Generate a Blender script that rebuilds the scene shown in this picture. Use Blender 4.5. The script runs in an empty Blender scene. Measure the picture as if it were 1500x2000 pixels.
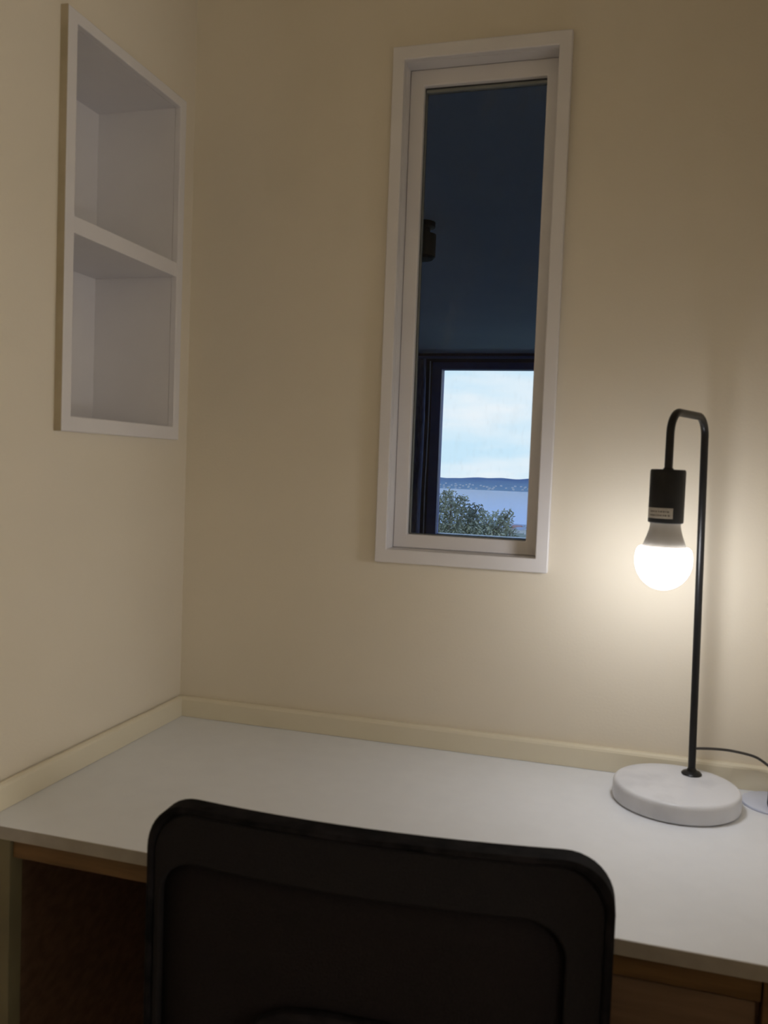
import bpy, bmesh, math, random
from mathutils import Vector, Matrix, noise
random.seed(7)
S = bpy.context.scene
C = S.collection

# ------------------------------------------------------------------ camera
# metres; origin = inner corner of the room at desk-top height (desk top 0.75 m above floor)
FLOOR, CEIL = -0.75, 1.68
cam_d = bpy.data.cameras.new('camera'); cam = bpy.data.objects.new('camera', cam_d); C.objects.link(cam)
fw = Vector((-0.27868443, 0.95890302, -0.05329156))
rt = Vector((0.95901298, 0.28082079, 0.03786549))
up = rt.cross(fw)
M = Matrix((rt, up, -fw)).transposed().to_4x4(); M.translation = Vector((0.8353, -1.4923, 0.5))
cam.matrix_world = M
cam_d.sensor_fit = 'HORIZONTAL'; cam_d.sensor_width = 36.0; cam_d.lens = 1683.7 / 1500 * 36
cam_d.clip_start = 0.02; cam_d.clip_end = 12000
cam_d.dof.use_dof = True; cam_d.dof.focus_distance = 9.0; cam_d.dof.aperture_fstop = 16
S.camera = cam

# ------------------------------------------------------------------ view + world
S.view_settings.view_transform = 'Standard'
try: S.view_settings.look = 'None'
except Exception: pass
S.view_settings.gamma = 1; S.view_settings.use_curve_mapping = False
S.view_settings.exposure = 0.0
BULB = 29.0          # emission strength of the LED globe
SKY = 1.03
FILL_LAMP = 19.0          # added fill lamp, unseen behind the camera, lifts the ambient light

w = bpy.data.worlds.new('dusk_sky'); S.world = w; w.use_nodes = True
nt = w.node_tree; nt.nodes.clear()
N = nt.nodes.new; L = nt.links.new
out = N('ShaderNodeOutputWorld'); bg = N('ShaderNodeBackground'); tc = N('ShaderNodeTexCoord')
mp = N('ShaderNodeMapping'); mp.inputs['Scale'].default_value = (5, 5, 22)
ns = N('ShaderNodeTexNoise'); ns.inputs['Scale'].default_value = 1.0; ns.inputs['Detail'].default_value = 5; ns.inputs['Roughness'].default_value = .5
cr = N('ShaderNodeValToRGB')
cr.color_ramp.elements[0].position = .38; cr.color_ramp.elements[0].color = (.66, .86, 1.0, 1)
cr.color_ramp.elements[1].position = .62; cr.color_ramp.elements[1].color = (.93, .96, 1.0, 1)
sx = N('ShaderNodeSeparateXYZ'); mr = N('ShaderNodeMapRange')
mr.inputs[1].default_value = .25; mr.inputs[2].default_value = .75; mr.inputs[3].default_value = 0; mr.inputs[4].default_value = 1
mx = N('ShaderNodeMixRGB'); mx.inputs[2].default_value = (.28, .46, .95, 1)
L(tc.outputs['Generated'], mp.inputs['Vector']); L(mp.outputs[0], ns.inputs['Vector']); L(ns.outputs['Fac'], cr.inputs[0])
L(tc.outputs['Generated'], sx.inputs[0]); L(sx.outputs['Z'], mr.inputs[0]); L(mr.outputs[0], mx.inputs[0]); L(cr.outputs[0], mx.inputs[1])
L(mx.outputs[0], bg.inputs[0]); bg.inputs[1].default_value = SKY; L(bg.outputs[0], out.inputs[0])

# ------------------------------------------------------------------ materials
def mat(name, col, rough=.6, metal=0, spec=.5, col2=None, scale=8, bump=0, bscale=200, emis=None, stretch=None, detail=4, contrast=(.35, .65)):
    m = bpy.data.materials.new(name); m.use_nodes = True
    t = m.node_tree; b = t.nodes['Principled BSDF']
    b.inputs['Base Color'].default_value = (*col, 1); b.inputs['Roughness'].default_value = rough
    b.inputs['Metallic'].default_value = metal; b.inputs['Specular IOR Level'].default_value = spec
    co = t.nodes.new('ShaderNodeTexCoord'); mpp = t.nodes.new('ShaderNodeMapping')
    t.links.new(co.outputs['Object'], mpp.inputs[0])
    if stretch: mpp.inputs['Scale'].default_value = stretch
    if col2:
        n = t.nodes.new('ShaderNodeTexNoise'); n.inputs['Scale'].default_value = scale; n.inputs['Detail'].default_value = detail
        r = t.nodes.new('ShaderNodeValToRGB'); r.color_ramp.elements[0].color = (*col, 1); r.color_ramp.elements[1].color = (*col2, 1)
        r.color_ramp.elements[0].position, r.color_ramp.elements[1].position = contrast
        t.links.new(mpp.outputs[0], n.inputs['Vector']); t.links.new(n.outputs['Fac'], r.inputs[0]); t.links.new(r.outputs[0], b.inputs['Base Color'])
    if bump:
        n2 = t.nodes.new('ShaderNodeTexNoise'); n2.inputs['Scale'].default_value = bscale; n2.inputs['Detail'].default_value = 3
        bp = t.nodes.new('ShaderNodeBump'); bp.inputs['Strength'].default_value = bump; bp.inputs['Distance'].default_value = .002
        t.links.new(mpp.outputs[0], n2.inputs['Vector']); t.links.new(n2.outputs['Fac'], bp.inputs['Height']); t.links.new(bp.outputs[0], b.inputs['Normal'])
    if emis:
        b.inputs['Emission Color'].default_value = (*emis[0], 1); b.inputs['Emission Strength'].default_value = emis[1]
    return m
m_wall = mat('cream_paint', (.765, .69, .565), .75, spec=.25, col2=(.785, .71, .59), scale=3, bump=.12, bscale=220)
m_trimc = mat('cream_trim_paint', (.76, .69, .53), .4, col2=(.78, .71, .56), scale=6)
m_white = mat('white_gloss_paint', (.74, .71, .72), .38, col2=(.77, .74, .74), scale=9, bump=.05, bscale=120)
m_ceil = mat('ceiling_paint', (.72, .68, .58), .9, col2=(.75, .71, .62), scale=4)
m_floor = mat('brown_carpet', (.10, .065, .04), .95, col2=(.15, .10, .065), scale=120, bump=.5, bscale=400)
m_lam = mat('white_laminate', (.82, .84, .89), .42, spec=.4, col2=(.84, .86, .91), scale=30)
m_edge = mat('grey_edge_strip', (.27, .24, .21), .5, col2=(.31, .275, .24), scale=40)
m_wood = mat('brown_timber', (.10, .052, .018), .5, spec=.3, col2=(.15, .08, .03), scale=9, stretch=(1, 6, 12), bump=.1)
m_wood2 = mat('stained_board', (.13, .08, .05), .55, spec=.25, col2=(.18, .11, .07), scale=7, stretch=(1, 6, 10))
m_leg = mat('cream_timber_leg', (.12, .10, .055), .5, spec=.3, col2=(.15, .125, .07), scale=12)
m_black = mat('black_powder_coat', (.005, .005, .006), .34, spec=.35, col2=(.007, .007, .008), scale=60, bump=.03, bscale=600)
m_plast = mat('black_plastic', (.008, .008, .009), .5, spec=.3, col2=(.012, .012, .013), scale=50)
m_rub = mat('black_cord_rubber', (.03, .027, .025), .5, col2=(.045, .04, .036), scale=80)
m_chair = mat('black_chair_plastic', (.003, .0028, .003), .8, spec=.05, col2=(.014, .012, .013), scale=40)
m_fab = mat('charcoal_mesh_fabric', (.010, .0085, .0088), .9, spec=.12, col2=(.014, .012, .0125), scale=500, bump=.6, bscale=700)
m_mesh = mat('dark_mesh_weave', (.0085, .0062, .0062), .85, spec=.12, col2=(.012, .0088, .0088), scale=420, bump=.8, bscale=600)
m_marb = mat('white_marble', (.62, .63, .68), .35, col2=(.74, .75, .80), scale=14, detail=10, contrast=(.30, .5))
m_stick = mat('grey_sticker', (.36, .32, .27), .7, col2=(.42, .38, .32), scale=300)
m_ink = mat('sticker_ink', (.10, .09, .075), .7, col2=(.14, .12, .10), scale=200)
m_collar = mat('bulb_collar_plastic', (.34, .31, .27), .5, col2=(.37, .34, .30), scale=20)
m_globe = mat('led_globe', (.9, .9, .9), .4, col2=(.92, .92, .92), scale=10, emis=((.95, .965, 1.0), BULB))
m_fill_glow = mat('fill_lamp_glow', (.9, .88, .8), .5, col2=(.9, .88, .82), scale=5, emis=((1.0, .965, .89), FILL_LAMP))  # glow of the added fill lamp behind the camera
m_casing_shade = mat('casing_side_shade', (.36, .30, .20), .8, col2=(.42, .35, .24), scale=20)  # dark olive stands in for shade on the casing's unlit side
m_disc = mat('white_round_plate', (.66, .70, .84), .3, col2=(.68, .72, .86), scale=20)
m_gask = mat('black_gasket', (.03, .032, .033), .6, col2=(.045, .047, .048), scale=40)
m_bead = mat('grey_glazing_bead', (.22, .23, .22), .5, col2=(.26, .27, .26), scale=40)
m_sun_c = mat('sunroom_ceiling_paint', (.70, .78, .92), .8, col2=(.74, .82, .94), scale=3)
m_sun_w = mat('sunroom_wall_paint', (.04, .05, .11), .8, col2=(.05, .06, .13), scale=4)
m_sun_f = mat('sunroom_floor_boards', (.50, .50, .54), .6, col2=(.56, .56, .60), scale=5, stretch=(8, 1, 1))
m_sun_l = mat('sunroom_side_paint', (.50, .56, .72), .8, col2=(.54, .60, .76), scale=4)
m_curt = mat('navy_curtain_cloth', (.09, .13, .34), .9, col2=(.18, .26, .52), scale=12, stretch=(4, 4, 1))
m_cordb = mat('pale_cord', (.55, .62, .75), .6, col2=(.6, .66, .8), scale=30)
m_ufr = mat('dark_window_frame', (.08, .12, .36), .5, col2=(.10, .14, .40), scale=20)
m_sill = mat('pale_sill', (.80, .84, .82), .5, col2=(.45, .52, .52), scale=25)
m_grass = mat('hillside_scrub', (.16, .20, .12), .95, col2=(.30, .32, .24), scale=.05)
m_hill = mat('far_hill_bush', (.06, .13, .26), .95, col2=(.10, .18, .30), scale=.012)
m_sea = mat('harbour_water', (.18, .45, .82), .3, col2=(.19, .46, .84), scale=.01, stretch=(.3, 1, 1))
m_leaf = mat('grey_green_leaf', (.11, .125, .085), .55, col2=(.48, .49, .33), scale=2.2)
m_bark = mat('bush_bark', (.12, .10, .09), .9, col2=(.2, .17, .15), scale=12)
m_hw = mat('pale_house_wall', (.75, .75, .76), .8, col2=(.80, .80, .81), scale=1)
m_hp = mat('pink_brick_wall', (.62, .42, .38), .8, col2=(.68, .48, .44), scale=1)
m_hr = mat('grey_house_roof', (.38, .42, .50), .7, col2=(.48, .52, .6), scale=1)
m_hr2 = mat('terracotta_house_roof', (.50, .26, .20), .7, col2=(.56, .32, .26), scale=1)

def glass_mat():
    m = bpy.data.materials.new('window_glass'); m.use_nodes = True; t = m.node_tree; t.nodes.clear()
    o = t.nodes.new('ShaderNodeOutputMaterial'); a = t.nodes.new('ShaderNodeBsdfTransparent'); g = t.nodes.new('ShaderNodeBsdfGlossy')
    d = t.nodes.new('ShaderNodeBsdfDiffuse'); d.inputs[0].default_value = (.8, .82, .85, 1)
    a.inputs[0].default_value = (.97, .985, .99, 1); g.inputs['Roughness'].default_value = .02
    f = t.nodes.new('ShaderNodeFresnel'); f.inputs[0].default_value = 1.2
    x = t.nodes.new('ShaderNodeMixShader'); y = t.nodes.new('ShaderNodeMixShader')
    co = t.nodes.new('ShaderNodeTexCoord'); mpp = t.nodes.new('ShaderNodeMapping'); mpp.inputs['Scale'].default_value = (9, 1, 3.5)
    n = t.nodes.new('ShaderNodeTexNoise'); n.inputs['Scale'].default_value = 3; n.inputs['Detail'].default_value = 9; n.inputs['Roughness'].default_value = .65
    r = t.nodes.new('ShaderNodeMapRange'); r.inputs[1].default_value = .55; r.inputs[2].default_value = .85; r.inputs[3].default_value = .002; r.inputs[4].default_value = .05
    t.links.new(co.outputs['Object'], mpp.inputs[0]); t.links.new(mpp.outputs[0], n.inputs['Vector']); t.links.new(n.outputs['Fac'], r.inputs[0])
    t.links.new(f.outputs[0], x.inputs[0]); t.links.new(a.outputs[0], x.inputs[1]); t.links.new(g.outputs[0], x.inputs[2])
    t.links.new(r.outputs[0], y.inputs[0]); t.links.new(x.outputs[0], y.inputs[1]); t.links.new(d.outputs[0], y.inputs[2]); t.links.new(y.outputs[0], o.inputs[0])
    return m
m_glass = glass_mat()

# ------------------------------------------------------------------ helpers
def bx(bm, x0, x1, y0, y1, z0, z1):
    r = bmesh.ops.create_cube(bm, size=1, matrix=Matrix.Translation(((x0+x1)/2, (y0+y1)/2, (z0+z1)/2)) @ Matrix.Diagonal((x1-x0, y1-y0, z1-z0, 1)))
    return r['verts']
def new(*boxes):
    bm = bmesh.new()
    for b in boxes: bx(bm, *b)
    return bm
def obj(name, bm, m, parent=None, bevel=0, smooth=False, loc=None, segs=2):
    me = bpy.data.meshes.new(name); bm.normal_update(); bm.to_mesh(me); bm.free()
    me.materials.append(m)
    if smooth:
        for p in me.polygons: p.use_smooth = True
        me.set_sharp_from_angle(angle=math.radians(40))
    o = bpy.data.objects.new(name, me); C.objects.link(o)
    if loc: o.location = loc
    if parent: o.parent = parent
    if bevel:
        bv = o.modifiers.new('bevel', 'BEVEL'); bv.width = bevel; bv.segments = segs; bv.limit_method = 'ANGLE'
    return o
def struct(o): o['kind'] = 'structure'; return o
def tag(o, label, cat, group=None):
    o['label'] = label; o['category'] = cat
    if group: o['group'] = group
    return o
def thing(name, label, cat, loc=(0, 0, 0), rz=0, group=None):
    o = bpy.data.objects.new(name, None); C.objects.link(o); o.location = loc; o.rotation_euler = (0, 0, rz)
    o.empty_display_size = .05
    return tag(o, label, cat, group) if label else o
def lathe(bm, prof, c=(0, 0), n=48, cap=True):
    rings = []
    for r, z in prof:
        rings.append([bm.verts.new((c[0]+r*math.cos(2*math.pi*i/n), c[1]+r*math.sin(2*math.pi*i/n), z)) for i in range(n)])
    for a, b in zip(rings, rings[1:]):
        for i in range(n):
            bm.faces.new((a[i], a[(i+1) % n], b[(i+1) % n], b[i]))
    if cap:
        bm.faces.new(list(reversed(rings[0]))); bm.faces.new(rings[-1])
    bmesh.ops.recalc_face_normals(bm, faces=bm.faces)
    return bm
def tube(bm, pts, r, n=14):
    pts = [Vector(p) for p in pts]; rings = []
    rad = r if isinstance(r, (list, tuple)) else [r]*len(pts)
    prev = None
    for i, p in enumerate(pts):
        t = (pts[min(i+1, len(pts)-1)] - pts[max(i-1, 0)]).normalized()
        if prev is None:
            a = t.orthogonal().normalized()
        else:
            a = (prev - t*prev.dot(t)).normalized()
        prev = a; b = t.cross(a)
        rings.append([bm.verts.new(p + (a*math.cos(2*math.pi*k/n) + b*math.sin(2*math.pi*k/n))*rad[i]) for k in range(n)])
    for a, b in zip(rings, rings[1:]):
        for k in range(n): bm.faces.new((a[k], a[(k+1) % n], b[(k+1) % n], b[k]))
    bm.faces.new(list(reversed(rings[0]))); bm.faces.new(rings[-1])
    bmesh.ops.recalc_face_normals(bm, faces=bm.faces)
    return bm
def curve_pts(P, n=8):      # Catmull-Rom
    P = [Vector(p) for p in P]; Q = [2*P[0]-P[1]] + P + [2*P[-1]-P[-2]]; o = []
    for i in range(1, len(Q)-2):
        for k in range(n):
            t = k/n; a, b, c, d = Q[i-1:i+3]
            o.append(.5*((2*b) + (c-a)*t + (2*a-5*b+4*c-d)*t*t + (3*b-a-3*c+d)*t**3))
    return o + [P[-1]]
def frame_y(x0, x1, z0, z1, wd, y0, y1, wt=None):   # rectangular mitre-less frame ring in an x-z plane, inner edges at x0..z1
    t = wt or wd
    return new((x0-wd, x0, y0, y1, z0-t, z1+t), (x1, x1+wd, y0, y1, z0-t, z1+t), (x0, x1, y0, y1, z0-t, z0), (x0, x1, y0, y1, z1, z1+t))
def ring_mesh(outer, inner, axis, a0, a1):          # one clean ring (rect with rect hole), extruded along axis
    bm = bmesh.new()
    def P(u, v, a): return (u, a, v) if axis == 'y' else (a, u, v)
    (u0, u1, v0, v1), (p0, p1, q0, q1) = outer, inner
    O = [(u0, v0), (u1, v0), (u1, v1), (u0, v1)]; I = [(p0, q0), (p1, q0), (p1, q1), (p0, q1)]
    V = {(s, k, e): bm.verts.new(P(*(O if s == 'o' else I)[k], a0 if e == 0 else a1)) for s in 'oi' for k in range(4) for e in (0, 1)}
    for k in range(4):
        j = (k+1) % 4
        for e in (0, 1): bm.faces.new((V['o', k, e], V['o', j, e], V['i', j, e], V['i', k, e]))
        for s in 'oi': bm.faces.new((V[s, k, 0], V[s, j, 0], V[s, j, 1], V[s, k, 1]))
    bmesh.ops.recalc_face_normals(bm, faces=bm.faces)
    return bm

# ------------------------------------------------------------------ room shell
RX, RY = 1.13, -3.0            # alcove right wall, room rear wall
WX0, WX1, WZ0, WZ1 = .400, .689, .340, 1.2175       # hole for the window
NY0, NY1, NZ0, NZ1, ND = -.3795, -.0638, .5495, 1.141, .172   # hole for the niche
struct(obj('wall_back', ring_mesh((-.2, 2.9, FLOOR, CEIL), (WX0, WX1, WZ0, WZ1), 'y', 0, .12), m_wall))
struct(obj('wall_left', ring_mesh((RY, 0, FLOOR, CEIL), (NY0, NY1, NZ0, NZ1), 'x', -.18, 0), m_wall))
struct(obj('wall_alcove', new((RX, RX+.12, -.95, -.0005, FLOOR, CEIL)), m_wall))
struct(obj('wall_right', new((2.9, 3.0, RY, .12, FLOOR, CEIL)), m_wall))
struct(obj('wall_rear', new((-.18, 3.0, RY-.1, RY, FLOOR, CEIL)), m_wall))
struct(obj('floor', new((-.18, 3.0, RY-.1, .12, FLOOR-.1, FLOOR)), m_floor))
struct(obj('ceiling', new((-.18, 3.0, RY-.1, .12, CEIL, CEIL+.1)), m_ceil))

lt = thing('fill_lamp', 'added fill lamp, glowing ball on a stand, unseen behind the viewer', 'lamp', (2.35, -1.95, FLOOR))  # invented source out of frame, added for soft ambient fill
bm = bmesh.new(); lathe(bm, [(.14, 0), (.14, .015), (.02, .022), (.012, .03), (.012, 1.16)], n=32); obj('fill_lamp_stand', bm, m_black, lt, 0, True)
bm = bmesh.new(); lathe(bm, [(max(.002, .20*math.sin(math.pi*k/24)), 1.35-.20*math.cos(math.pi*k/24)) for k in range(25)], n=64); obj('fill_lamp_ball', bm, m_fill_glow, lt, 0, True)

# upstand strips round the desk
def strip_bm(n, L0, L1, gap=0):  # profile (distance from wall, z) swept along the wall
    prof = [(gap, .0005), (.012, .0005), (.012, .033), (.0105, .0365), (.0075, .0388), (gap, .0388)]
    bm = bmesh.new(); R = []
    for l in (L0, L1):
        R.append([bm.verts.new(((d, l, z) if n == 'left' else (l, -d, z))) for d, z in prof])
    k = len(prof)
    for i in range(k): bm.faces.new((R[0][i], R[0][(i+1) % k], R[1][(i+1) % k], R[1][i]))
    bm.faces.new(R[0]); bm.faces.new(R[1]); bmesh.ops.recalc_face_normals(bm, faces=bm.faces)
    return bm
struct(obj('trim_back', strip_bm('back', .0005, RX-.0005), m_trimc))
struct(obj('trim_left', strip_bm('left', -.5477, -.0125, .0035), m_trimc))

# ------------------------------------------------------------------ window
win = struct(thing('window_1', None, None, (.5445, 0, WZ0)))
del_ = Vector(win.location)
def wpart(name, bm, m, bevel=0, parent=None):
    bmesh.ops.translate(bm, verts=bm.verts, vec=-del_)
    return obj(name, bm, m, parent or win, bevel)
IX0, IX1, IZ0, IZ1 = .4123, .6769, .3522, 1.2055
wpart('casing', ring_mesh((.391, .6985, .328, 1.229), (IX0, IX1, IZ0, IZ1), 'y', -.015, -.0005), m_white, .0018)
wpart('lining', ring_mesh((WX0+.0005, WX1-.0005, WZ0+.0005, WZ1-.0005), (IX0, IX1, IZ0, IZ1), 'y', 0, .119), m_white, .0008)
PX0, PX1, PZ0, PZ1 = .4385, .6545, .3775, 1.1765
sash = wpart('sash', ring_mesh((IX0+.0004, IX1-.0004, IZ0+.0004, IZ1-.0004), (PX0, PX1, PZ0, PZ1), 'y', .028, .062), m_white, .002)
wpart('glazing_bead', ring_mesh((PX0, PX1, PZ0, PZ1), (PX0+.0022, PX1-.001, PZ0+.001, PZ1-.0065), 'y', .041, .052), m_bead)
wpart('gasket', ring_mesh((PX0+.0001, PX1-.0001, PZ0+.0001, PZ1-.0001), (PX0+.001, PX1-.0006, PZ0+.0005, PZ1-.0018), 'y', .0385, .0408), m_gask)
wpart('pane', new((PX0+.0005, PX1-.0005, .0465, .0485, PZ0+.0005, PZ1-.0005)), m_glass)

# ------------------------------------------------------------------ recessed shelf in the left wall
rs = thing('recessed_shelf', 'white two-compartment open shelf recessed in the left cream wall', 'shelf', (0, -.2217, NZ0))
def npart(name, bm, m, bevel=0):
    bmesh.ops.translate(bm, verts=bm.verts, vec=-Vector(rs.location)); return obj(name, bm, m, rs, bevel)
iy0, iy1, iz0, iz1 = -.3715, -.0718, .5575, 1.133
T_ = .0004
npart('back_panel', new((-.1715, -.160, NY0+.001, NY1-.001, NZ0+.001, NZ1-.001)), m_white)
npart('side_panel', new((-.160, T_, NY0+.001, iy0-.0002, NZ0+.001, NZ1-.001)), m_white)
npart('side_panel', new((-.160, T_, iy1+.0002, NY1-.001, NZ0+.001, NZ1-.001)), m_white)
npart('top_panel', new((-.160, T_, iy0, iy1, iz1, NZ1-.001)), m_white)
npart('bottom_panel', new((-.160, T_, iy0, iy1, NZ0+.001, iz0)), m_white)
npart('shelf_board', new((-.160, .0112, iy0+.0003, iy1-.0003, .8301, .8558)), m_white, .001)
npart('face_frame', ring_mesh((-.394, -.052, .534, 1.1505), (iy0, iy1, iz0, iz1), 'x', .0004, .0125), m_white, .0016)

npart('edge_strip', new((.0003, .0122, -.3956, -.3941, .534, 1.1505)), m_casing_shade)  # painted shade along the near side of the face frame

# ------------------------------------------------------------------ desk
dk = thing('desk', 'built-in desk with white laminate top and brown timber frame beneath', 'desk', (.56, -.27, FLOOR))
def dpart(name, bm, m, bevel=0, parent=None, base=None):
    v = Vector(dk.location)
    bmesh.ops.translate(bm, verts=bm.verts, vec=-v); return obj(name, bm, m, parent or dk, bevel)
dpart('tabletop', new((.001, RX-.001, -.5465, -.001, -.0175, 0)), m_lam, .0008)
dpart('edge_strip', new((.001, RX-.001, -.5477, -.5466, -.0175, -.0006)), m_edge)
dpart('front_rail', new((.058, .988, -.540, -.522, -.044, -.0178)), m_wood, .001)
dpart('leg', new((.001, .0565, -.5445, -.519, FLOOR, -.0178)), m_leg, .001)
dpart('leg', new((.9895, 1.045, -.5445, -.519, FLOOR, -.0178)), m_wood, .001)
dpart('side_panel', new((.004, .020, -.518, -.012, FLOOR+.02, -.0178)), m_wood2)
dpart('back_panel', new((.0205, RX-.002, -.020, -.004, FLOOR+.02, -.0178)), m_wood2)
dr = dpart('drawer', new((.66, .984, -.536, -.519, -.190, -.047), (.67, .974, -.519, -.15, -.18, -.06)), m_wood2, .0015)
bm = bmesh.new(); lathe(bm, [(.009, -.0), (.011, .010), (.008, .018), (.003, .019)], n=24)
bmesh.ops.rotate(bm, verts=bm.verts, cent=(0, 0, 0), matrix=Matrix.Rotation(math.radians(90), 3, 'X'))
bmesh.ops.translate(bm, verts=bm.verts, vec=(.822, -.536, -.118)); dpart('knob', bm, m_wood, parent=dr)

# ------------------------------------------------------------------ table lamp
BC = (.9185, -.1095)
lamp = thing('table_lamp', 'black hooked table lamp with round white marble base and lit bare globe', 'lamp', (BC[0], BC[1], 0))
lv = Vector(lamp.location)
def lpart(name, bm, m, parent=None, bevel=0, smooth=True):
    bmesh.ops.translate(bm, verts=bm.verts, vec=-lv); return obj(name, bm, m, parent or lamp, bevel, smooth)
bm = bmesh.new(); R = .0945
lathe(bm, [(R-.003, .0005), (R-.0005, .0025), (R, .005), (R-.0002, .023), (R-.001, .0262), (R-.003, .0285), (R-.006, .0294), (R-.02, .0296), (.01, .0295)], BC, 96)
lpart('marble_base', bm, m_marb)
PF = Vector((.9435, -.0580, .030)); PT = Vector((.9345, -.0580, .585))
bm = bmesh.new(); lathe(bm, [(.0150, .0296), (.0158, .0312), (.0135, .0338), (.008, .0355), (.006, .040)], (PF.x, PF.y), 40)
lpart('flange', bm, m_black)
BX, BY = .8788, -.190
# arm: up the pole, bend, across, bend, down to socket
top = .594; rb = .032
a = PT.copy(); a.z = top; b = Vector((BX, BY, top)); h = (b-a).normalized(); path = [PF, PF.lerp(PT, .5)]
pz = PT.copy(); pz.z = top - rb
dirv = Vector((0, 0, 1))
for k in range(13):
    t = k/12*math.pi/2
    path.append(Vector((a.x, a.y, top-rb)) + h*rb*(1-math.cos(t)) + dirv*rb*math.sin(t))
for k in range(13):
    t = k/12*math.pi/2
    path.append(Vector((b.x, b.y, top-rb)) - h*rb*(1-math.sin(t)) + dirv*rb*math.cos(t))
path.append(Vector((BX, BY, .508)))
lpart('pole', tube(bmesh.new(), path, .0058, 20), m_black)
bm = bmesh.new(); lathe(bm, [(.0225, .4335), (.0243, .4345), (.0246, .436), (.0246, .507), (.0240, .5095), (.0225, .5103), (.0075, .5106), (.0066, .5125)], (BX, BY), 48)
sock = lpart('socket', bm, m_plast)
# curved sticker on the socket, facing the room (camera side), with two rows of tiny illegible print
def patch(a0, a1, z0, z1, r0, r1, n=16):
    bm = bmesh.new(); V = []
    for i in range(n+1):
        t = math.radians(a0+(a1-a0)*i/n)
        V.append([bm.verts.new((BX+r*math.cos(t), BY+r*math.sin(t), z)) for r, z in ((r0, z0), (r1, z0), (r1, z1), (r0, z1))])
    for p, q in zip(V, V[1:]):
        for k in range(4): bm.faces.new((p[k], p[(k+1) % 4], q[(k+1) % 4], q[k]))
    bm.faces.new(V[0]); bm.faces.new(V[-1]); bmesh.ops.recalc_face_normals(bm, faces=bm.faces); return bm
st = lpart('sticker', patch(-172, -70, .4405, .4555, .02462, .0249), m_stick, sock)
bmi = bmesh.new()
for row, z in enumerate((.4438, .4492)):
    ang = -150
    while ang < -84:
        wd_ = random.uniform(3, 8)
        t_ = patch(ang, ang+wd_, z, z+.0022, .0249, .02495, 3)
        me_ = bpy.data.meshes.new('t'); t_.to_mesh(me_); t_.free(); bmi.from_mesh(me_); bpy.data.meshes.remove(me_)
        ang += wd_ + random.uniform(1.5, 4)
# print stays a mesh of the sticker: join by parenting at the same level as the sticker
lpart('sticker_print', bmi, m_ink, sock, smooth=False)
# globe and collar
bm = bmesh.new(); zc, rg = .3800, .0396
prof = [(.0305, .3988), (.0330, .3986), (.0352, .3975), (.0372, .3950), (.0386, .3910), (.0394, .3860)]
for k in range(0, 15):
    t = -math.radians(k*90/15); prof.append((rg*math.cos(t), zc + .0430*math.sin(t)))
prof.append((.0008, zc-.0430))
lathe(bm, prof, (BX, BY), 64)
bulb = lpart('bulb_globe', bm, m_globe); bulb['label'] = 'glowing white globe'
bm = bmesh.new(); lathe(bm, [(.0212, .4334), (.0212, .430), (.0222, .424), (.0248, .415), (.0280, .406), (.0303, .4005), (.0308, .3989)], (BX, BY), 64)
lpart('bulb_collar', bm, m_collar, bulb)
# cord and plug
P = curve_pts([(.9470, -.0575, .0715), (.960, -.0525, .0715), (.980, -.042, .0700), (1.005, -.032, .0670), (1.039, -.027, .0605), (1.060, -.034, .0500), (1.069, -.055, .0480), (1.069, -.075, .0500), (1.0685, -.087, .0460)])
cord = lpart('cord', tube(bmesh.new(), P, .0021, 10), m_rub)
bm = bmesh.new(); lathe(bm, [(.012, .0045), (.0165, .0055), (.0175, .010), (.0165, .036), (.012, .045), (.005, .0475)], (1.0690, -.088), 32)
lpart('plug', bm, m_plast)

# round plate on the desk by the right edge
bm = bmesh.new(); lathe(bm, [(.0485, .0005), (.0495, .0015), (.049, .0033), (.0475, .004), (.004, .004)], (0, 0), 72)
dp = obj('desk_power_outlet', bm, m_disc, None, smooth=True, loc=(1.067, -.064, 0))
tag(dp, 'flat white round plate on desk holding the black lamp plug', 'power outlet')

# ------------------------------------------------------------------ office chair
CH = math.radians(3)
ch = thing('office_chair', 'black mesh-back office chair pushed up to the white desk', 'chair', (.599+.24*math.sin(-CH)*-1*-1, -.72+.24*math.cos(CH), FLOOR), CH)
Zt = .138 - FLOOR          # top of back above the floor
def bend(bm, k=.55):
    for v in bm.verts: v.co.y += k*v.co.x**2
def outline(hw, z0, z1, r, n=10, arch=.004):
    pts = []
    for cx, cz, a0 in ((hw-r, z1-r, 0), (-hw+r, z1-r, 90), (-hw+r, z0+r, 180), (hw-r, z0+r, 270)):
        for k in range(n+1):
            t = math.radians(a0+90*k/n); pts.append((cx+r*math.cos(t), cz+r*math.sin(t)))
    # subdivide long edges
    o = []
    for i, p in enumerate(pts):
        q = pts[(i+1) % len(pts)]; d = math.hypot(q[0]-p[0], q[1]-p[1]); m = max(1, int(d/.03))
        for k in range(m): o.append((p[0]+(q[0]-p[0])*k/m, p[1]+(q[1]-p[1])*k/m))
    return [(x, z + (arch*(1-(x/hw)**2) if z > (z0+z1)/2 else 0)) for x, z in o]
YB = -.24
def ring_back(O, I, y0, y1):
    bm = bmesh.new(); n = len(O)
    V = [[bm.verts.new((p[0], y, p[1])) for p in L_] for L_, y in ((O, y0), (O, y1), (I, y1), (I, y0))]
    for a, b in ((0, 1), (1, 2), (2, 3), (3, 0)):
        for i in range(n): bm.faces.new((V[a][i], V[a][(i+1) % n], V[b][(i+1) % n], V[b][i]))
    bmesh.ops.recalc_face_normals(bm, faces=bm.faces); return bm
zb = Zt - .47
O = outline(.241, zb, Zt, .050); 
def shrink(L_, sx_, top_, bot_, r): return outline(sx_, zb+bot_, Zt-top_, r)
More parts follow.
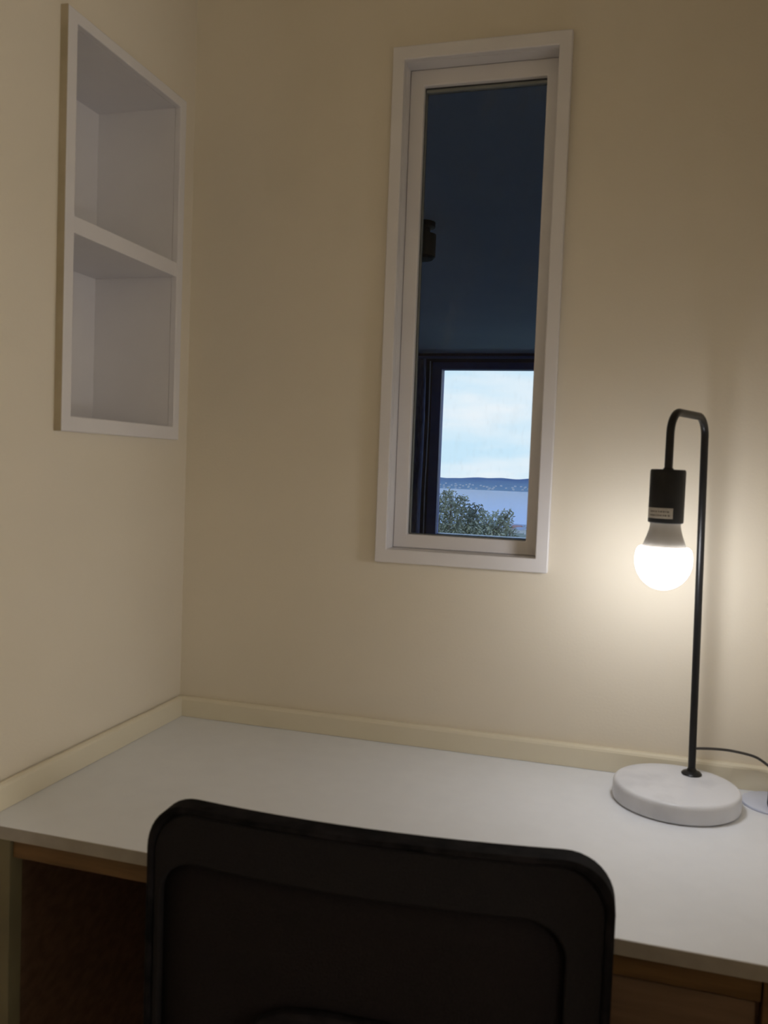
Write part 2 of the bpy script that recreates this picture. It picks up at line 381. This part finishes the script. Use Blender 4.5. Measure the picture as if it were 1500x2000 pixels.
def match(I, O):   # resample I so both loops have equal counts (by index ratio along perimeter)
    import itertools
    def res(L_, n):
        P_ = L_+[L_[0]]; d = [0]
        for p, q in zip(P_, P_[1:]): d.append(d[-1]+math.hypot(q[0]-p[0], q[1]-p[1]))
        o = []
        for k in range(n):
            s = d[-1]*k/n; j = max(i for i in range(len(d)-1) if d[i] <= s); t = (s-d[j])/(d[j+1]-d[j] or 1)
            o.append((P_[j][0]+(P_[j+1][0]-P_[j][0])*t, P_[j][1]+(P_[j+1][1]-P_[j][1])*t))
        return o
    return res(I, 160), res(O, 160)
def radial(O_, cx, cz, fx, fz):
    return [(cx+(x-cx)*fx, cz+(z-cz)*fz) for x, z in O_]
zm = (zb+Zt)/2
I1 = radial(O, 0, zm, .965, .972)
bm = ring_back(O, I1, YB, YB+.030); bend(bm); obj('back_rim', bm, m_chair, ch, .004, True)
I2 = [(x*.872-.013, zm-.006+(z-zm)*.77) for x, z in O]
bm = ring_back(I1, I2, YB+.004, YB+.022); bend(bm); obj('back_frame', bm, m_fab, ch, .003, True)
# mesh panel: grid clipped by the inner outline, recessed
bm = bmesh.new(); n = len(I2)
prev = None; cz_ = sum(z for x, z in I2)/n
rings = []
for s in (1.0, .8, .6, .4, .2):
    rings.append([bm.verts.new((x*s, YB+.013, cz_+(z-cz_)*s)) for x, z in I2])
for a_, b_ in zip(rings, rings[1:]):
    for i in range(n): bm.faces.new((a_[i], a_[(i+1) % n], b_[(i+1) % n], b_[i]))
bm.faces.new(rings[-1]); bend(bm)
o = obj('mesh_panel', bm, m_mesh, ch, 0, True); sd = o.modifiers.new('solid', 'SOLIDIFY'); sd.thickness = .003
# lumbar bracket behind the mesh and spine down to the seat
bm = bmesh.new()
zl = -.038 - FLOOR
arch = [(-.115, zl-.045), (-.10, zl-.02), (-.07, zl-.005), (-.03, zl), (.03, zl), (.07, zl-.005), (.10, zl-.02), (.115, zl-.045), (.09, zl-.06), (.04, zl-.07), (-.04, zl-.07), (-.09, zl-.06)]
f0 = [bm.verts.new((x, YB-.006, z)) for x, z in arch]; f1 = [bm.verts.new((x, YB+.010, z)) for x, z in arch]
bm.faces.new(f0); bm.faces.new(f1)
for i in range(len(arch)): bm.faces.new((f0[i], f0[(i+1) % 12], f1[(i+1) % 12], f1[i]))
bmesh.ops.recalc_face_normals(bm, faces=bm.faces); bend(bm); obj('lumbar_support', bm, m_chair, ch, .004, True)
bm = bmesh.new(); tube(bm, curve_pts([(0, YB+.002, zl-.04), (0, YB-.028, zl-.15), (0, YB-.032, .52), (0, YB-.010, .435), (0, YB+.07, .412), (0, 0, .408)]), .020, 16)
for v in bm.verts: v.co.x *= 1.7
obj('spine', bm, m_chair, ch, 0, True)
# seat
bm = bmesh.new(); Ls = outline(.235, -.21, .225, .07, arch=0); V = []
for s, z in ((.90, .418), (.98, .430), (1.0, .450), (.985, .468), (.93, .478), (.5, .474)):
    V.append([bm.verts.new((x*s, y*s+.01, z)) for x, y in Ls])
n = len(Ls)
for a_, b_ in zip(V, V[1:]):
    for i in range(n): bm.faces.new((a_[i], a_[(i+1) % n], b_[(i+1) % n], b_[i]))
bm.faces.new(V[0]); bm.faces.new(V[-1]); bmesh.ops.recalc_face_normals(bm, faces=bm.faces)
obj('seat', bm, m_fab, ch, 0, True)
bm = new((-.09, .09, -.08, .10, .392, .418)); obj('tilt_mechanism', bm, m_chair, ch, .006)
bm = bmesh.new(); lathe(bm, [(.028, .09), (.028, .25), (.015, .252), (.015, .393)], n=24); obj('gas_lift', bm, m_chair, ch, 0, True)
bm = bmesh.new(); lathe(bm, [(.04, .07), (.042, .075), (.040, .115), (.030, .125)], n=32)
for k in range(5):
    a_ = 2*math.pi*k/5+.3; tube(bm, [(.02*math.cos(a_), .02*math.sin(a_), .10), (.16*math.cos(a_), .16*math.sin(a_), .088), (.27*math.cos(a_), .27*math.sin(a_), .072)], [.022, .018, .014], 12)
obj('star_base', bm, m_chair, ch, 0, True)
for k in range(5):
    a_ = 2*math.pi*k/5+.3; cx, cy = .27*math.cos(a_), .27*math.sin(a_); bm = bmesh.new()
    for s in (-1, 1):
        b2 = bmesh.new(); lathe(b2, [(.012, -.008), (.026, -.007), (.0275, 0), (.026, .007), (.012, .008)], n=24)
        bmesh.ops.rotate(b2, verts=b2.verts, cent=(0, 0, 0), matrix=Matrix.Rotation(math.pi/2, 3, 'Y'))
        bmesh.ops.translate(b2, verts=b2.verts, vec=(s*.012, 0, .0278))
        me_ = bpy.data.meshes.new('t'); b2.to_mesh(me_); b2.free(); bm.from_mesh(me_); bpy.data.meshes.remove(me_)
    tube(bm, [(0, 0, .028), (0, 0, .070)], .006, 10)
    bmesh.ops.translate(bm, verts=bm.verts, vec=(cx, cy, 0)); obj('caster', bm, m_chair, ch, 0, True)

# ------------------------------------------------------------------ dark sunroom seen through the window
SY, SC, SX0, SX1 = 6.0, 1.51, -3.2, 3.2
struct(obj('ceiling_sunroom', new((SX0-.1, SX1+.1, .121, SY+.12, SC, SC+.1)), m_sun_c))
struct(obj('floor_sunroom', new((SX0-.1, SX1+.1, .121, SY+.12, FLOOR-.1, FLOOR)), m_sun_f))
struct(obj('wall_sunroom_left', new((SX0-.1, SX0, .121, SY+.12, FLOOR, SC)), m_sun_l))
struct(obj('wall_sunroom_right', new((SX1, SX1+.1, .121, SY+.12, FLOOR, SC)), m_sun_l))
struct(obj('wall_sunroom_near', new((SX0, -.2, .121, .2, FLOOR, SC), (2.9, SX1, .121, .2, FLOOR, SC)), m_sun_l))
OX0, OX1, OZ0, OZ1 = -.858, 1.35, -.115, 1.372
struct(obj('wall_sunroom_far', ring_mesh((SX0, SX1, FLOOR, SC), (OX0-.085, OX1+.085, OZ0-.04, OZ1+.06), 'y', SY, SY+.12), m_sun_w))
w2 = struct(thing('window_2', None, None, (.25, SY, OZ0-.04)))
def w2part(name, bm, m, bevel=0):
    bmesh.ops.translate(bm, verts=bm.verts, vec=-Vector(w2.location)); return obj(name, bm, m, w2, bevel)
w2part('window_frame', ring_mesh((OX0-.085, OX1+.085, OZ0-.04, OZ1+.06), (OX0, OX1, OZ0, OZ1), 'y', SY-.01, SY+.11), m_ufr, .003)
w2part('window_sill', new((OX0+.002, OX1-.002, SY+.065, SY+.17, OZ0+.001, OZ0+.030)), m_sill, .003)
w2part('pane', new((OX0, OX1, SY+.05, SY+.055, OZ0, OZ1)), m_glass)
# curtain (pleated) to the left of the far window
bm = bmesh.new(); nx, nz = 90, 8; G = []
for j in range(nz+1):
    z = FLOOR+.03 + (1.44-FLOOR-.03)*j/nz; row = []
    for i in range(nx+1):
        u = i/nx; x = -1.75 + .79*u
        row.append(bm.verts.new((x + .006*math.sin(j+i*.3), SY-.16 + .035*math.sin(u*2*math.pi*11 + .3*math.sin(j*.7)) + .012*math.sin(u*37), z)))
    G.append(row)
for j in range(nz):
    for i in range(nx): bm.faces.new((G[j][i], G[j][i+1], G[j+1][i+1], G[j+1][i]))
o = obj('curtain', bm, m_curt, None, 0, True); sd = o.modifiers.new('solid', 'SOLIDIFY'); sd.thickness = .004
tag(o, 'dark navy pleated curtain beside the bright view, seen through the narrow window', 'curtain')
o = obj('curtain_rail', tube(bmesh.new(), [(-1.9, SY-.16, 1.455), (1.9, SY-.16, 1.455)], .012, 12), m_ufr)
tag(o, 'thin dark curtain rail above the bright view in the far room', 'curtain rail')
o = obj('blind_cord', tube(bmesh.new(), curve_pts([(-.943, SY-.10, 1.43), (-.940, SY-.10, .9), (-.948, SY-.10, .3), (-.944, SY-.10, -.12)]), .006, 8), m_cordb)
tag(o, 'pale vertical cord hanging between dark curtain and bright view', 'cord')
bm = bmesh.new(); lathe(bm, [(.05, 0), (.05, -.02), (.030, -.024), (.030, -.045), (.055, -.05), (.055, -.14), (.045, -.15)], n=32)
o = obj('ceiling_spotlight', bm, m_plast, None, 0, True, (-.063, 2.02, SC)); tag(o, 'small unlit black fitting on the far room ceiling, near glass left edge', 'spotlight')

# ------------------------------------------------------------------ outside
def gz(x, y): return -4.2 - 53.8*min(1, max(0, (y-12)/888)) 
bm = bmesh.new(); G = []
ys = [6.3, 12, 20, 40, 80, 150, 250, 350, 450, 550, 650, 750, 850, 905, 930]
xs = [-700 + 1400*i/28 for i in range(29)]
for y in ys:
    G.append([bm.verts.new((x, y, gz(x, y) - (1 if y > 880 else 0) - (2 if y > 910 else 0) + (noise.noise((x*.01, y*.01, 0))*2 if 60 < y < 850 else 0))) for x in xs])
for a_, b_ in zip(G, G[1:]):
    for i in range(28): bm.faces.new((a_[i], a_[i+1], b_[i+1], b_[i]))
struct(obj('ground', bm, m_grass, None, 0, True))
SEA = -58.6
bm = bmesh.new(); bmesh.ops.create_grid(bm, x_segments=2, y_segments=2, size=1)
for v in bm.verts: v.co = Vector((v.co.x*2500, 1750 + v.co.y*850, SEA))
o = obj('sea', bm, m_sea); struct(o)
def hill(name, y0, y1, zt, amp, sd_, x0=-1600, x1=900):
    bm = bmesh.new(); G = []; nx = 120; nyy = 10
    for j in range(nyy+1):
        v = j/nyy; y = y0+(y1-y0)*v; row = []
        for i in range(nx+1):
            x = x0+(x1-x0)*i/nx
            top_ = zt + amp*noise.noise((x*.0045+sd_, 0, 0)) + amp*.4*noise.noise((x*.015+sd_, 3, 0)) + (x+420)*.012
            prof_ = math.sin(min(1, v*1.25)*math.pi/2)**1.2 if v < .8 else math.cos((v-.8)/.2*math.pi/2*.9)
            z = SEA-.5 + (top_-SEA)*prof_ + noise.noise((x*.02, y*.02, sd_))*1.2*v
            row.append(bm.verts.new((x, y, z)))
        G.append(row)
    for a_, b_ in zip(G, G[1:]):
        for i in range(nx): bm.faces.new((a_[i], a_[i+1], b_[i+1], b_[i]))
    bmesh.ops.recalc_face_normals(bm, faces=bm.faces)
    return struct(obj(name, bm, m_hill, None, 0, True))
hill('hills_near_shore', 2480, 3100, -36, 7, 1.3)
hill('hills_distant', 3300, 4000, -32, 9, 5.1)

def house_mesh(name, wx, wy, hh, mw, mroof):
    me = bpy.data.meshes.new(name); bm = bmesh.new(); bx(bm, -wx/2, wx/2, -wy/2, wy/2, -1.5, hh)
    nf = len(bm.faces); e = .5; rz = hh + wx*.28
    a = [bm.verts.new(p) for p in ((-wx/2-e, -wy/2-e, hh), (wx/2+e, -wy/2-e, hh), (wx/2+e, wy/2+e, hh), (-wx/2-e, wy/2+e, hh), (0, -wy/2-e, rz), (0, wy/2+e, rz))]
    for q in ((0, 4, 5, 3), (1, 2, 5, 4), (0, 1, 4), (2, 3, 5), (0, 3, 2, 1)): bm.faces.new([a[i] for i in q])
    bmesh.ops.recalc_face_normals(bm, faces=bm.faces)
    for i, f in enumerate(bm.faces): f.material_index = 0 if i < nf else 1
    bm.to_mesh(me); bm.free(); me.materials.append(mw); me.materials.append(mroof); return me
hA = house_mesh('house', 9, 12, 5, m_hw, m_hr); hB = house_mesh('house', 8, 10, 4.5, m_hp, m_hr2); hC = house_mesh('house', 11, 9, 4, m_hw, m_hr)
random.seed(11)
first = True; placed = []
for (y, fx, me) in [(410, -.1298, hB), (425, -.150, hA), (440, -.139, hC), (470, -.1275, hA), (500, -.148, hA), (520, -.1345, hA), (560, -.128, hA), (590, -.143, hC), (640, -.1345, hA), (680, -.1265, hC), (730, -.137, hA), (790, -.129, hA)] + [(310+27*q, -.1165-.0018*(q*7 % 9), (hA, hC, hA, hC)[q % 4]) for q in range(16)]:
    o = bpy.data.objects.new('house', me); x = fx*y + .83
    if any((x-a_)**2 + (y-b_)**2 < 49 for a_, b_ in placed): bpy.data.objects.remove(o); continue
    placed.append((x, y)); C.objects.link(o)
    s = .42 if y == 410 else .30 if y < 450 else .42
    o.scale = (s, s, s); o.location = (x, y, gz(x, y)+.2); o.rotation_euler = (0, 0, random.uniform(0, 3.1))
    if first: tag(o, 'pink-walled house with terracotta roof at the right foot of the bush', 'house'); first = False
    else: tag(o, 'small pale house below the bush near the water, seen through the window', 'house', 'houses on the near shore')
spots = []
while len(spots) < 56:
    x = random.uniform(-610, -265); y = 2503 + random.random()**1.5*170
    if all((x-a_)**2 + (y-b_)**2 > 17**2 for a_, b_ in spots): spots.append((x, y))
for x, y in spots:
    o = bpy.data.objects.new('shore_house', random.choice((hA, hA, hC))); C.objects.link(o)
    v = (y-2480)/620; z = SEA-.5 + (-36-SEA)*math.sin(min(1, v*1.25)*math.pi/2)**1.2
    o.scale = (.5, .5, .5); o.location = (x, y, z+.4); o.rotation_euler = (0, 0, random.uniform(0, 3.1))
    tag(o, 'tiny pale house dotting the far shore across the water', 'house', 'houses on the far shore')

# bush outside
T0 = Vector((-3.75, 20, gz(0, 20)))
tr = thing('bush', 'grey-green leafy bush in front of the harbour water outside', 'bush', T0)
random.seed(3)
blobs = [(-.2, 0, 3.55, 1.0), (.5, .2, 3.45, .82), (1.0, -.1, 3.45, .72), (.15, -.2, 4.22, .40), (-.8, .1, 3.8, .85), (-1.5, 0, 3.4, .9), (1.30, .1, 3.85, .38), (.70, 0, 4.02, .36), (.5, -.3, 2.8, .9), (1.3, .1, 2.7, .6), (1.52, 0, 4.02, .20), (1.55, 0, 3.45, .33), (1.72, 0, 3.15, .30), (.40, 0, 4.42, .16), (.02, 0, 4.55, .16)]
bm = bmesh.new()
for (x, y, z, r) in blobs:
    for k in range(int(2300*r*r)):
        d = Vector((random.gauss(0, 1), random.gauss(0, 1), random.gauss(0, 1))).normalized()
        d *= r*(random.random()**.35)*(1+.25*noise.noise(d*2+Vector((x, y, z))))
        c_ = Vector((x, y, z)) + d
        u_ = Vector((random.gauss(0, 1), random.gauss(0, 1), random.gauss(0, 1))).normalized(); v_ = u_.orthogonal().normalized()
        l_ = random.uniform(.035, .065); w_ = l_*.4
        vs = [bm.verts.new(c_+q) for q in (-u_*l_, v_*w_, u_*l_, -v_*w_)]
        bm.faces.new(vs)
fo = obj('foliage', bm, m_leaf, tr); fo['kind'] = 'stuff'
bm = bmesh.new(); tube(bm, curve_pts([(0, 0, -.15), (.05, 0, .8), (-.02, 0, 1.7), (.05, 0, 2.6)]), .11, 12); obj('trunk', bm, m_bark, tr, 0, True)
for (x, y, z, r) in blobs[:8] + blobs[10:13]:
    bm = bmesh.new(); P = curve_pts([(0, 0, 1.3+random.random()*.6), (x*.5, y*.5, z*.72), (x, y, z), (x*1.05, y, z+r*.7)], 5)
    tube(bm, P, [.05-.043*i/(len(P)-1) for i in range(len(P))], 8); obj('branch', bm, m_bark, tr, 0, True)

# sea haze: a real thin volume over the harbour
hz = bpy.data.materials.new('sea_haze_volume'); hz.use_nodes = True; t = hz.node_tree; t.nodes.clear()
o_ = t.nodes.new('ShaderNodeOutputMaterial'); vs_ = t.nodes.new('ShaderNodeVolumeScatter')
vs_.inputs['Color'].default_value = (.36, .66, 1, 1); vs_.inputs['Density'].default_value = .0006; t.links.new(vs_.outputs[0], o_.inputs['Volume'])
o = obj('sea_haze', new((-2400, 1500, 1000, 2495, SEA+.3, -27)), hz); o['kind'] = 'stuff'
tag(o, 'thin blue haze lying over the harbour and far hills', 'haze')
